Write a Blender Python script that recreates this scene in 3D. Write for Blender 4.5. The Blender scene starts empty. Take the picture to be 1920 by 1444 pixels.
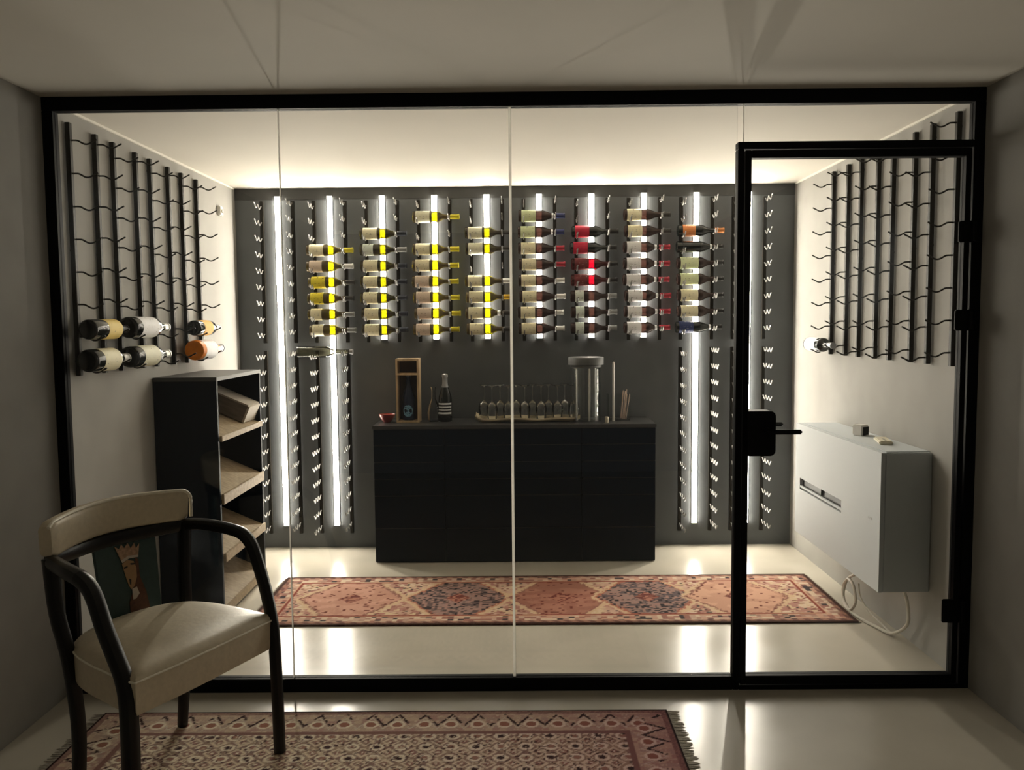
import bpy, bmesh, math, random
import numpy as np
from mathutils import Vector, Matrix
random.seed(4)
C = bpy.context.scene.collection
SC = bpy.context.scene
PI = math.pi

# ---------------------------------------------------------------- camera
F_PX, PITCH, YAW, ROLL, CAM_H = 1575.61, 0.0734, 0.0067, 0.0090, 1.503
XL, XR, YB, YG, H = -1.8515, 1.8275, 5.594, 3.339, 2.40     # left wall, right wall, back wall, glass, ceiling
Y0 = -1.6                                                    # open rear end behind the viewer, no wall
fw = Vector((-math.sin(YAW)*math.cos(PITCH), math.cos(YAW)*math.cos(PITCH), -math.sin(PITCH)))
r1 = Vector((math.cos(YAW), math.sin(YAW), 0)); u1 = r1.cross(fw)
rr = r1*math.cos(ROLL) - u1*math.sin(ROLL); uu = r1*math.sin(ROLL) + u1*math.cos(ROLL)
cd = bpy.data.cameras.new('camera'); cam = bpy.data.objects.new('camera', cd); C.objects.link(cam)
cd.sensor_width = 36; cd.lens = F_PX/1920*36; cd.clip_start = 0.05
m = Matrix((rr, uu, -fw)).transposed().to_4x4(); m.translation = (0, 0, CAM_H); cam.matrix_world = m
SC.camera = cam

# ---------------------------------------------------------------- world, exposure, light levels
w = bpy.data.worlds.new('world'); SC.world = w; w.use_nodes = True
w.node_tree.nodes['Background'].inputs[0].default_value = (1, .9, .75, 1)
w.node_tree.nodes['Background'].inputs[1].default_value = 0.07  # warm fill added through the open rear to lift the foreground
SC.view_settings.view_transform = 'Standard'; SC.view_settings.look = 'None'
SC.view_settings.gamma = 1; SC.view_settings.use_curve_mapping = False
SC.view_settings.exposure = 0.55
SC.cycles.max_bounces = 10; SC.cycles.diffuse_bounces = 5; SC.cycles.glossy_bounces = 4
SC.cycles.transparent_max_bounces = 24; SC.cycles.transmission_bounces = 6
SC.cycles.sample_clamp_indirect = 6; SC.cycles.use_denoising = True
SC.cycles.caustics_reflective = False; SC.cycles.caustics_refractive = False
LED_STRENGTH = 68.0
LED_COLOR = (1.0, .91, .76)

# ---------------------------------------------------------------- materials
def lin(c): return tuple((v/12.92 if v <= .04045 else ((v+.055)/1.055)**2.4) for v in c)
def rgb(r, g, b): return lin((r/255, g/255, b/255))
def mat(name, col, rough=.5, metal=0, var=.06, scale=40, bump=0, spec=.5, stretch=None):
    m = bpy.data.materials.new(name); m.use_nodes = True; nt = m.node_tree; N = nt.nodes; L = nt.links
    b = N['Principled BSDF']; b.inputs['Roughness'].default_value = rough; b.inputs['Metallic'].default_value = metal
    b.inputs['Specular IOR Level'].default_value = spec
    tc = N.new('ShaderNodeTexCoord'); mp = N.new('ShaderNodeMapping'); nz = N.new('ShaderNodeTexNoise'); rp = N.new('ShaderNodeValToRGB')
    L.new(tc.outputs['Object'], mp.inputs[0]); L.new(mp.outputs[0], nz.inputs['Vector'])
    if stretch: mp.inputs['Scale'].default_value = stretch
    nz.inputs['Scale'].default_value = scale; nz.inputs['Detail'].default_value = 5
    rp.color_ramp.elements[0].position = .3; rp.color_ramp.elements[1].position = .7
    rp.color_ramp.elements[0].color = (*[v*(1-var) for v in col], 1); rp.color_ramp.elements[1].color = (*[min(1, v*(1+var)) for v in col], 1)
    L.new(nz.outputs[0], rp.inputs[0]); L.new(rp.outputs[0], b.inputs['Base Color'])
    if bump:
        bp = N.new('ShaderNodeBump'); bp.inputs['Strength'].default_value = bump; bp.inputs['Distance'].default_value = .01
        L.new(nz.outputs[0], bp.inputs['Height']); L.new(bp.outputs[0], b.inputs['Normal'])
    return m
def emis(name, col, s):
    m = bpy.data.materials.new(name); m.use_nodes = True; nt = m.node_tree; nt.nodes.remove(nt.nodes['Principled BSDF'])
    e = nt.nodes.new('ShaderNodeEmission'); e.inputs[0].default_value = (*col, 1); e.inputs[1].default_value = s
    nt.links.new(e.outputs[0], nt.nodes['Material Output'].inputs[0]); return m
def thin_glass(name, tint=(1, 1, 1), rough=.0, refl=1.0, haze=0.0, edge=None, body=0.0, bodycol=(.1, .1, .05)):
    """thin clear sheet: lets light straight through, Fresnel reflection on top, a little haze where it was touched"""
    m = bpy.data.materials.new(name); m.use_nodes = True; nt = m.node_tree; N = nt.nodes; L = nt.links
    N.remove(N['Principled BSDF']); out = N['Material Output']
    t = N.new('ShaderNodeBsdfTransparent'); t.inputs[0].default_value = (*tint, 1)
    g = N.new('ShaderNodeBsdfGlossy'); g.inputs['Roughness'].default_value = rough
    fr = N.new('ShaderNodeFresnel'); fr.inputs[0].default_value = 1.45
    mu = N.new('ShaderNodeMath'); mu.operation = 'MULTIPLY'; mu.inputs[1].default_value = refl; mu.use_clamp = True
    L.new(fr.outputs[0], mu.inputs[0])
    mx = N.new('ShaderNodeMixShader'); L.new(mu.outputs[0], mx.inputs[0])
    base = t.outputs[0]
    if body:
        d = N.new('ShaderNodeBsdfDiffuse'); d.inputs[0].default_value = (*bodycol, 1)
        m2 = N.new('ShaderNodeMixShader'); m2.inputs[0].default_value = body; L.new(base, m2.inputs[1]); L.new(d.outputs[0], m2.inputs[2]); base = m2.outputs[0]
    if haze:
        tr = N.new('ShaderNodeBsdfTranslucent'); tr.inputs[0].default_value = (.8, .9, 1, 1)
        tc = N.new('ShaderNodeTexCoord'); nz = N.new('ShaderNodeTexNoise'); nz.inputs['Scale'].default_value = 2.3; nz.inputs['Detail'].default_value = 6
        L.new(tc.outputs['Object'], nz.inputs['Vector'])
        mr = N.new('ShaderNodeMapRange'); mr.inputs[1].default_value = .52; mr.inputs[2].default_value = .72; mr.inputs[3].default_value = 0; mr.inputs[4].default_value = haze
        L.new(nz.outputs[0], mr.inputs[0])
        m3 = N.new('ShaderNodeMixShader'); L.new(mr.outputs[0], m3.inputs[0]); L.new(base, m3.inputs[1]); L.new(tr.outputs[0], m3.inputs[2]); base = m3.outputs[0]
    L.new(base, mx.inputs[1]); L.new(g.outputs[0], mx.inputs[2]); L.new(mx.outputs[0], out.inputs[0])
    return m
def attr_mat(name, rough=.95):
    m = bpy.data.materials.new(name); m.use_nodes = True; nt = m.node_tree; N = nt.nodes; L = nt.links
    b = N['Principled BSDF']; b.inputs['Roughness'].default_value = rough; b.inputs['Specular IOR Level'].default_value = .1
    a = N.new('ShaderNodeAttribute'); a.attribute_name = 'Col'
    nz = N.new('ShaderNodeTexNoise'); nz.inputs['Scale'].default_value = 350
    tc = N.new('ShaderNodeTexCoord'); L.new(tc.outputs['Object'], nz.inputs['Vector'])
    mx = N.new('ShaderNodeMixRGB'); mx.blend_type = 'OVERLAY'; mx.inputs[0].default_value = .35
    L.new(a.outputs['Color'], mx.inputs[1]); L.new(nz.outputs[0], mx.inputs[2]); L.new(mx.outputs[0], b.inputs['Base Color'])
    bp = N.new('ShaderNodeBump'); bp.inputs['Strength'].default_value = .5; bp.inputs['Distance'].default_value = .004
    L.new(nz.outputs[0], bp.inputs['Height']); L.new(bp.outputs[0], b.inputs['Normal'])
    return m
def paper(name, col, ink, mark=.55):
    """bottle label paper with small unreadable dark printing around its middle"""
    m = mat(name, col, .6, 0, .04, 30, spec=.3); nt = m.node_tree; N = nt.nodes; L = nt.links
    b = N['Principled BSDF']; src = b.inputs['Base Color'].links[0].from_socket
    tc = N.new('ShaderNodeTexCoord'); mp = N.new('ShaderNodeMapping'); mp.inputs['Scale'].default_value = (90, 30, 160)
    nz = N.new('ShaderNodeTexNoise'); nz.inputs['Scale'].default_value = 1; nz.inputs['Detail'].default_value = 2
    L.new(tc.outputs['Object'], mp.inputs[0]); L.new(mp.outputs[0], nz.inputs['Vector'])
    th = N.new('ShaderNodeMath'); th.operation = 'GREATER_THAN'; th.inputs[1].default_value = mark; L.new(nz.outputs[0], th.inputs[0])
    mx = N.new('ShaderNodeMixRGB'); L.new(th.outputs[0], mx.inputs[0]); L.new(src, mx.inputs[1]); mx.inputs[2].default_value = (*ink, 1)
    L.new(mx.outputs[0], b.inputs['Base Color']); return m

M = {}
M['ceiling'] = mat('ceiling_paint', (.70, .665, .595), .8, var=.02, scale=3)
M['wall'] = mat('greige_plaster', (.355, .347, .325), .85, var=.05, scale=6, bump=.05)
M['back'] = mat('charcoal_plaster', (.088, .095, .101), .7, var=.10, scale=5)
M['trimdark'] = mat('dark_trim', (.03, .031, .031), .6)
M['trimlight'] = mat('white_trim', (.8, .77, .7), .6)
M['black'] = mat('black_powder_coat', (.003, .0033, .0042), .6, var=.1, spec=.12)
M['rack'] = mat('black_rack_metal', (.010, .0085, .006), .5, var=.1, spec=.2)
M['peg'] = mat('strip_lit_peg_metal', (.16, .155, .145), .4, .4, var=.1)  # back wall pegs: black metal painted paler to carry the strips' light
M['led'] = emis('led_diffuser', LED_COLOR, LED_STRENGTH)
M['alu'] = mat('aluminium_channel', (.5, .5, .5), .35, 1)
M['cab'] = mat('black_blue_lacquer', (.0006, .0052, .0125), .38, var=.08, scale=8, spec=.10)
M['cabtop'] = mat('dark_counter', (.03, .03, .03), .3, var=.15, scale=12)
M['shelfblack'] = mat('black_board', (.0050, .0095, .0185), .5, var=.1, scale=8, spec=.12)
M['shelftop'] = mat('lit_board_top', (.055, .055, .055), .5)  # black board made greyer, light on the top put into the colour
M['wood'] = mat('pale_shelf_wood', (.40, .31, .20), .6, var=.22, scale=4, stretch=(3, 14, 14), bump=.05)
M['woodbox'] = mat('pine_box', (.50, .36, .21), .6, var=.15, scale=5, stretch=(12, 12, 2))
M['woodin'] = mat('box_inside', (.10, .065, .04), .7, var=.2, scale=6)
M['crate'] = mat('weathered_crate', (.20, .17, .15), .75, var=.2, scale=6, stretch=(2, 12, 12))
M['cratelit'] = mat('crate_lit_faces', (.55, .50, .43), .7, var=.15, scale=6)  # paler crate boards, with the light on the end face painted in
M['ac'] = mat('white_enamel', (.60, .64, .67), .6, var=.01, spec=.2)
M['acslot'] = mat('slot_black', (.01, .01, .008), .5)
M['white'] = mat('white_plastic', (.72, .70, .66), .4)
M['cream'] = mat('cream_plastic', (.70, .65, .50), .4)
M['cable'] = mat('white_cable', (.66, .63, .56), .45)
M['leather'] = mat('cream_leather', (.62, .54, .40), .36, var=.06, scale=60, bump=.06)
M['piping'] = mat('pale_piping', (.86, .81, .68), .4)
M['chairwood'] = mat('black_stained_wood', (.0045, .004, .0038), .3, var=.2, scale=8, stretch=(6, 6, 1), spec=.35)
M['teal'] = mat('teal_panel', (.030, .058, .055), .6, var=.1)
M['crown'] = mat('print_crown', (.42, .27, .18), .6, var=.3, scale=90)
M['skin'] = mat('print_skin', (.40, .24, .12), .6)
M['hair'] = mat('print_hair', (.10, .035, .015), .6, var=.3, scale=80)
M['pale'] = mat('print_pale', (.55, .48, .42), .6)
M['ink'] = mat('print_ink', (.02, .015, .012), .6)
M['red'] = mat('red_ceramic', (.28, .03, .025), .3)
M['tray'] = mat('beige_cloth_tray', (.62, .53, .36), .7, var=.1, scale=20)
M['stick'] = mat('wooden_sticks', (.50, .36, .27), .6)
M['lid'] = mat('steel_lid', (.085, .088, .088), .55, .2)
M['pane'] = thin_glass('partition_glass', (.988, .994, .992), .0, .9)
M['pane_touched'] = thin_glass('fingermarked_glass', (.988, .994, .992), .0, .9, haze=.012)
def seam_mat():
    m = mat('silicone_seam', (.9, .88, .84), .5); nt = m.node_tree; N = nt.nodes; L = nt.links
    t = N.new('ShaderNodeBsdfTranslucent'); t.inputs[0].default_value = (.95, .94, .90, 1); mx = N.new('ShaderNodeMixShader'); mx.inputs[0].default_value = .8
    L.new(N['Principled BSDF'].outputs[0], mx.inputs[1]); L.new(t.outputs[0], mx.inputs[2]); L.new(mx.outputs[0], N['Material Output'].inputs[0]); return m
M['seamlit'] = seam_mat()
M['glassware'] = thin_glass('clear_glassware', (.965, .97, .95), .03, 2.0)
M['jarglass'] = thin_glass('jar_glass', (.97, .975, .97), .02, .7)
M['smoke'] = thin_glass('smoky_glassware', (.75, .76, .76), .05, 1.2)
M['g_white'] = thin_glass('pale_bottle_glass', (.215, .205, .007), .08, .7, body=.28, bodycol=(.26, .19, .11))
M['g_green'] = thin_glass('olive_bottle_glass', (.165, .158, .006), .08, .7, body=.28, bodycol=(.12, .095, .075))
M['g_red'] = thin_glass('red_wine_glass', (.05, .032, .028), .08, .7, body=.3, bodycol=(.10, .06, .052))
M['g_rose'] = thin_glass('rose_wine_glass', (.15, .008, .028), .08, .7, body=.25, bodycol=(.16, .03, .025))
M['g_clear'] = thin_glass('clear_bottle_glass', (.72, .71, .58), .05, 1.3)
M['g_black'] = mat('black_bottle_glass', (.006, .008, .007), .12, var=.1)
M['g_orange'] = mat('orange_wax', (.95, .27, .008), .35, var=.08)
M['g_blue'] = mat('dark_blue_bottle', (.012, .02, .045), .2)
def P(n, c, ink=(.05, .04, .03), mark=.70): M[n] = paper('label_'+n, tuple(min(.86, v*1.28) for v in rgb(*c)), ink, mark)
P('l_cream', (216, 208, 178)); P('l_ivory', (205, 203, 180)); P('l_pink', (200, 184, 168)); P('l_yellow', (205, 190, 60), mark=.66)
P('l_red', (165, 30, 55), (.12, .01, .03)); P('l_wine', (95, 38, 40), (.5, .4, .35), .7); P('l_grey', (190, 198, 190)); P('l_white', (212, 212, 214))
P('l_green', (196, 204, 165)); P('l_orange', (190, 120, 70)); P('l_blue', (40, 50, 90), (.3, .3, .35), .68); P('l_black', (25, 25, 25), (.4, .4, .4), .7)
P('l_gold', (226, 190, 110)); P('l_amber', (225, 160, 60))
for n, c in dict(yellow=(190, 178, 25), white=(215, 215, 210), navy=(28, 34, 48), dark=(40, 38, 36), grey=(130, 132, 132), red=(150, 25, 45), gold=(200, 160, 30), blue=(35, 45, 90), orange=(190, 120, 60), black=(18, 17, 16), silver=(150, 152, 155)).items():
    M['c_'+n] = mat('foil_'+n, rgb(*c), .4, .15)
def floor_mat():
    m = mat('polished_concrete', (.60, .56, .475), .2, var=.08, scale=2.2, spec=.5); nt = m.node_tree; N = nt.nodes; L = nt.links
    b = N['Principled BSDF']; nz = N.new('ShaderNodeTexNoise'); nz.inputs['Scale'].default_value = 5; nz.inputs['Detail'].default_value = 8
    tc = N.new('ShaderNodeTexCoord'); L.new(tc.outputs['Object'], nz.inputs['Vector'])
    mr = N.new('ShaderNodeMapRange'); mr.inputs[3].default_value = .14; mr.inputs[4].default_value = .30; L.new(nz.outputs[0], mr.inputs[0]); L.new(mr.outputs[0], b.inputs['Roughness'])
    return m
M['floor'] = floor_mat()

# ---------------------------------------------------------------- mesh helpers
class MB:
    def __init__(s): s.v = []; s.f = []; s.sm = []
    def add(s, vs, fs, smooth=False):
        n = len(s.v); s.v += [tuple(v) for v in vs]
        for f in fs: s.f.append([i+n for i in f]); s.sm.append(smooth)
        return s
    def box(s, x0, x1, y0, y1, z0, z1, bev=0):
        bm = bmesh.new(); bmesh.ops.create_cube(bm, size=1)
        for v in bm.verts: v.co = ((x0+x1)/2+v.co.x*(x1-x0), (y0+y1)/2+v.co.y*(y1-y0), (z0+z1)/2+v.co.z*(z1-z0))
        if bev: bmesh.ops.bevel(bm, geom=list(bm.edges), offset=bev, segments=2, affect='EDGES')
        bm.verts.index_update(); s.add([v.co.copy() for v in bm.verts], [[v.index for v in f.verts] for f in bm.faces]); bm.free(); return s
    def lathe(s, prof, n=24, axis='z', o=(0, 0, 0), arc=None, close=True):
        """prof: list of (radius, height)"""
        a0, a1 = arc or (0, 2*PI); full = arc is None; k = n if full else n+1; vs = []; fs = []
        for r, h in prof:
            for i in range(k):
                a = a0+(a1-a0)*i/n; c, d = r*math.cos(a), r*math.sin(a)
                p = (c, d, h) if axis == 'z' else ((h, c, d) if axis == 'x' else (d, h, c))
                vs.append((p[0]+o[0], p[1]+o[1], p[2]+o[2]))
        for j in range(len(prof)-1):
            for i in range(n): fs.append([j*k+i, j*k+(i+1) % k, (j+1)*k+(i+1) % k, (j+1)*k+i])
        s.add(vs, fs, True)
        if full and close:
            b = len(s.v)-len(vs)
            if prof[0][0] > 1e-4: s.f.append([b+i for i in range(n)][::-1]); s.sm.append(False)
            if prof[-1][0] > 1e-4: s.f.append([b+(len(prof)-1)*k+i for i in range(n)]); s.sm.append(False)
        return s
    def sweep(s, pts, sec, ref=(0, 0, 1), smooth=True, scales=None):
        pts = [Vector(p) for p in pts]; k = len(sec); vs = []; fs = []; R = Vector(ref)
        for i, p in enumerate(pts):
            t = (pts[min(i+1, len(pts)-1)]-pts[max(i-1, 0)]).normalized(); sd = t.cross(R)
            sd = sd.normalized() if sd.length > 1e-5 else Vector((1, 0, 0)); up = sd.cross(t); q = scales[i] if scales else 1
            for a, b in sec: vs.append(p+sd*a*q+up*b*q)
        for i in range(len(pts)-1):
            for j in range(k): fs.append([i*k+j, i*k+(j+1) % k, (i+1)*k+(j+1) % k, (i+1)*k+j])
        fs.append(list(range(k))[::-1]); fs.append([(len(pts)-1)*k+j for j in range(k)])
        return s.add(vs, fs, smooth)
    def tube(s, pts, r, n=6, ref=(0, 0, 1)): return s.sweep(pts, circ(r, n), ref)
    def mesh(s, name):
        me = bpy.data.meshes.new(name); me.from_pydata(s.v, [], s.f); bm = bmesh.new(); bm.from_mesh(me)
        bmesh.ops.recalc_face_normals(bm, faces=bm.faces); bm.to_mesh(me); bm.free()
        me.polygons.foreach_set('use_smooth', s.sm); me.update()
        if any(s.sm): me.set_sharp_from_angle(angle=math.radians(40))
        return me
def circ(r, n): return [(r*math.cos(2*PI*i/n), r*math.sin(2*PI*i/n)) for i in range(n)]
def rrect(w, h, c=.25, n=3):
    c = c*min(w, h); o = []
    for cx, cy, a in ((w/2-c, h/2-c, 0), (-w/2+c, h/2-c, PI/2), (-w/2+c, -h/2+c, PI), (w/2-c, -h/2+c, 1.5*PI)):
        for i in range(n): t = a+PI/2*i/(n-1); o.append((cx+c*math.cos(t), cy+c*math.sin(t)))
    return o
def spline(pts, n=6):
    P_ = [Vector(p) for p in pts]; o = []
    for i in range(len(P_)-1):
        a, b, c, d = P_[max(i-1, 0)], P_[i], P_[i+1], P_[min(i+2, len(P_)-1)]
        for k in range(n):
            t = k/n; o.append(.5*((2*b)+(c-a)*t+(2*a-5*b+4*c-d)*t*t+(3*b-a-3*c+d)*t*t*t))
    o.append(P_[-1]); return o

# ---------------------------------------------------------------- object helpers
def obj(name, mb, material, parent=None):
    me = mb.mesh(name) if isinstance(mb, MB) else mb
    o = bpy.data.objects.new(name, me); C.objects.link(o)
    if material is not None:
        if not me.materials: me.materials.append(None)
        o.material_slots[0].link = 'OBJECT'; o.material_slots[0].material = M[material]
    if parent: o.parent = parent
    return o
def tag(o, label, cat, group=None):
    o['label'] = label; o['category'] = cat
    if group: o['group'] = group
    return o
def thing(name, label, cat, loc=(0, 0, 0), rz=0, group=None):
    o = bpy.data.objects.new(name, None); C.objects.link(o); o.location = loc; o.rotation_euler = (0, 0, rz); o.empty_display_size = .05
    return tag(o, label, cat, group)
def struct(name, mb, material, parent=None):
    o = obj(name, mb, material, parent); o['kind'] = 'structure'; return o
def bx(*a, bev=0): return MB().box(*a, bev=bev)
def ordinal(i): return ['first', 'second', 'third', 'fourth', 'fifth', 'sixth', 'seventh', 'eighth', 'ninth', 'tenth'][i]

# ---------------------------------------------------------------- room shell
struct('floor', bx(XL-.1, XR+.1, Y0-.1, YB+.1, -.1, 0), 'floor')
struct('ceiling', bx(XL-.1, XR+.1, Y0-.1, YB+.1, H, H+.1), 'ceiling')
struct('wall_left', bx(XL-.1, XL, Y0-.1, YB+.1, 0, H), 'wall')
struct('wall_right', bx(XR, XR+.1, Y0-.1, YB+.1, 0, H), 'wall')
struct('wall_back', bx(XL, XR, YB, YB+.1, 0, H), 'back')
struct('trim_1', bx(XL, XR, YB-.004, YB, 2.325, H, bev=.001), 'trimdark')  # top strip coloured darker to paint in its lack of light
struct('trim_2', bx(XL, XL+.010, YG+.05, YB-.031, H-.010, H), 'trimlight')
struct('trim_3', bx(XR-.010, XR, YG+.05, YB-.031, H-.010, H), 'trimlight')

# glass partition (fixed part) and door
FY0, FY1 = YG, YG+.045
part = bpy.data.objects.new('window_1', None); C.objects.link(part); part['kind'] = 'structure'; part.location = (0, YG, 0)
part['label'] = 'black framed full height glass partition in front of the wine room'
def rel(o, p): o.parent = p; o.matrix_parent_inverse = Matrix.Translation(-Vector(p.location)); return o
rel(obj('head_rail', bx(XL, XR, FY0, FY1, 2.346, H, bev=.002), 'black'), part)
rel(obj('jamb', bx(XL, XL+.042, FY0, FY1, 0, 2.346, bev=.002), 'black'), part)
rel(obj('jamb', bx(XR-.042, XR, FY0, FY1, 0, 2.346, bev=.002), 'black'), part)
rel(obj('sill_rail', bx(XL+.042, .868, FY0, FY1, 0, .056, bev=.002), 'black'), part)
rel(obj('threshold', bx(.893, XR-.042, FY0, FY1, 0, .020, bev=.001), 'black'), part)
rel(obj('mullion', bx(.868, .893, FY0, FY1, 0, 2.172, bev=.002), 'black'), part)
rel(obj('transom', bx(.868, XR-.042, FY0, FY1, 2.172, 2.200, bev=.002), 'black'), part)
GY0, GY1 = YG+.016, YG+.024
def pane(x0, x1, z0, z1, m_='pane'): return rel(obj('pane', bx(x0, x1, GY0, GY1, z0, z1), m_), part)
pane(XL+.042, -.933, .056, 2.346, 'pane_touched'); pane(-.927, -.029, .056, 2.346); pane(-.019, .868, .056, 2.346)
pane(.895, XR-.042, 2.200, 2.346)
rel(obj('glass_joint', MB().add([(-.9325, GY0, .056), (-.9275, GY0, .056), (-.9275, GY1, .056), (-.9325, GY1, .056), (-.9325, GY0, 2.346), (-.9275, GY0, 2.346), (-.9275, GY1, 2.346), (-.9325, GY1, 2.346)],
    [[0, 1, 2, 3], [4, 5, 6, 7], [0, 1, 5, 4], [1, 2, 6, 5], [2, 3, 7, 6], [3, 0, 4, 7]]), 'seamlit'), part)
rel(obj('glass_joint', bx(-.028, -.017, GY0-.001, GY1+.001, .056, 2.346), 'seamlit'), part)
rel(obj('glass_joint', bx(.891, .894, GY0, GY1, 2.200, 2.346), 'seamlit'), part)

door = bpy.data.objects.new('door_1', None); C.objects.link(door); door['kind'] = 'structure'; door.location = (XR-.06, YG, 0)
door['label'] = 'glass door in a slim black frame at right of the partition'
DX0, DX1, DZ0, DZ1 = .896, 1.776, .024, 2.167
rel(obj('stile', bx(DX0, DX0+.024, FY0-.004, FY1-.006, DZ0, DZ1, bev=.002), 'black'), door)
rel(obj('stile', bx(DX1-.022, DX1, FY0-.004, FY1-.006, DZ0, DZ1, bev=.002), 'black'), door)
rel(obj('top_rail', bx(DX0+.024, DX1-.022, FY0-.004, FY1-.006, DZ1-.030, DZ1, bev=.002), 'black'), door)
rel(obj('bottom_rail', bx(DX0+.024, DX1-.022, FY0-.004, FY1-.006, DZ0, DZ0+.036, bev=.002), 'black'), door)
rel(obj('pane', bx(DX0+.024, DX1-.022, GY0, GY1, DZ0+.036, DZ1-.030), 'pane_touched'), door)
for z0, z1, x0 in ((1.802, 1.886, 1.727), (1.458, 1.540, 1.722), (.281, .377, 1.705)):
    h = rel(obj('hinge', bx(x0, XR-.022, YG-.018, YG-.004, z0, z1, bev=.004), 'black'), door)
    k = obj('hinge_barrel', MB().lathe([(.009, z0+.004), (.009, z1-.004)], 12, o=(1.781, YG-.024, 0)), 'black'); k.parent = h
def rounded_plate(x0, x1, z0, z1, r, y0, y1):
    pts = []
    for cx, cz, a in ((x1-r, z1-r, 0), (x0+.004, z1-.004, PI/2), (x0+.004, z0+.004, PI), (x1-r, z0+r, 1.5*PI)):
        q = r if cx > x0+.01 else .004
        for i in range(7): t = a+PI/2*i/6; pts.append((cx+q*math.cos(t), cz+q*math.sin(t)))
    n = len(pts); vs = [(x, y0, z) for x, z in pts]+[(x, y1, z) for x, z in pts]
    return MB().add(vs, [list(range(n)), list(range(n, 2*n))[::-1]]+[[i, (i+1) % n, (i+1) % n+n, i+n] for i in range(n)])
lk = rel(obj('lock_case', rounded_plate(.910, 1.021, .968, 1.147, .022, YG-.028, YG+.05), 'black'), door)
hd = rel(obj('lever_handle', MB().lathe([(.014, YG-.06), (.014, YG-.028)], 16, axis='y', o=(.985, 0, 1.068)).box(.975, 1.112, YG-.072, YG-.056, 1.059, 1.077, bev=.005), 'black'), door)
hd2 = rel(obj('lever_handle', MB().lathe([(.012, YG+.05), (.012, YG+.085)], 16, axis='y', o=(.985, 0, 1.080)).box(.975, 1.085, YG+.08, YG+.094, 1.073, 1.089, bev=.005), 'black'), door)

# ---------------------------------------------------------------- LED strips
led_x = [-1.570+.344*i for i in range(10)]
long_strip = (0, 1, 8, 9)
for i, x in enumerate(led_x):
    z0 = .152 if i in long_strip else 1.402; z1 = 2.345
    side = 'full height' if i in long_strip else 'short'
    t = thing('led_light_strip', f'{side} glowing warm white light strip, {ordinal(i)} from left on the dark wall', 'light strip', (x, YB, z0), 0, 'light strips on the back wall')
    obj('channel', bx(-.019, .019, -.006, 0, 0, z1-z0), 'alu', t)
    obj('diffuser', MB().sweep([(0, -.006, .002), (0, -.006, z1-z0-.002)], [(-.017, 0), (.017, 0), (.015, .006), (.008, .009), (-.008, .009), (-.015, .006)], ref=(0, -1, 0)), 'led', t)
    obj('end_cap', bx(-.019, .019, -.016, 0, -.004, 0), 'alu', t); obj('end_cap', bx(-.019, .019, -.016, 0, z1-z0, z1-z0+.004), 'alu', t)

# ---------------------------------------------------------------- wine racks: two rails, each with its row of wavy pegs
def peg_mesh(name, path): return MB().tube(spline([(0, -o, z) for o, z in path], 2), .0036, 6, ref=(1, 0, 0)).mesh(name)
single = peg_mesh('peg', [(.018, 0), (.045, 0), (.055, -.003), (.073, -.013), (.085, -.016), (.097, -.014), (.110, -.007), (.130, .003)])
double = peg_mesh('peg', [(.018, 0), (.034, .002), (.050, -.012), (.065, -.019), (.078, -.014), (.094, .004), (.104, .006), (.120, -.010), (.136, -.019), (.150, -.014), (.168, .006), (.186, .010)])
triple = peg_mesh('peg', [(.018, 0), (.034, .003), (.050, -.012), (.064, -.019), (.080, -.010), (.096, .006), (.112, -.010), (.128, -.019), (.144, -.008), (.160, .006), (.176, -.010), (.192, -.019), (.210, -.004), (.226, .010)])
rail_cache = {}
def rail_mesh(h, nscrew):
    if h not in rail_cache:
        b = MB().box(-.011, .011, -.024, -.004, 0, h, bev=.0015)
        for k in range(nscrew): z = .06+(h-.12)*k/(nscrew-1); b.lathe([(.005, 0), (.005, .004)], 8, axis='y', o=(0, -.004, z))
        rail_cache[h] = b.mesh('rail')
    return rail_cache[h]
def rack(label, group, loc, rz, half, height, rows, pegmesh, lift, pm='peg'):
    t = thing('wine_rack', label, 'wine rack', loc, rz, group)
    for sx in (-1, 1):
        r = obj('rail', rail_mesh(height, 3), 'rack', t); r.location = (sx*half, 0, 0)
        for z in rows:
            p = obj('peg', pegmesh, pm, r); p.location = (0, 0, z+(lift if sx > 0 else 0))
    return t
LZ0, LH = 1.299, 1.042                                   # side racks
side_rows = [2.269-.1345*k-LZ0 for k in range(8)]
for k, (a, b) in enumerate(((3.509, 3.728), (3.888, 4.114), (4.273, 4.493), (4.670, 4.885))):
    rack(f'black peg wine rack on the left wall, {ordinal(k)} pair of rails behind the glass', 'racks on the left wall', (XL, (a+b)/2, LZ0), PI/2, (b-a)/2, LH, side_rows, single, .028, 'rack')
for k, (a, b) in enumerate(((3.518, 3.729), (3.890, 4.112), (4.279, 4.488), (4.662, 4.878))):
    rack(f'black peg wine rack on the right wall, {ordinal(k)} pair of rails behind the door', 'racks on the right wall', (XR, (a+b)/2, LZ0+.008), -PI/2, (b-a)/2, LH, side_rows, single, .028, 'rack')
UZ0 = 1.385
up_rows = [2.277-.1043*k-UZ0 for k in range(9)]
for i, x in enumerate(led_x):
    rack(f'black peg rack on the dark wall around the {ordinal(i)} light strip from left, upper', 'upper racks on the dark wall', (x, YB, UZ0), 0, .102, .93, up_rows, double, .022)
low_rows = [1.302-.1046*k-.10 for k in range(12)]
for i in long_strip:
    rack(f'black peg rack on the dark wall around the {ordinal(i)} light strip from left, lower', 'lower racks on the dark wall', (led_x[i], YB, .10), 0, .102, 1.235, low_rows, triple, .022)

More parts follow.
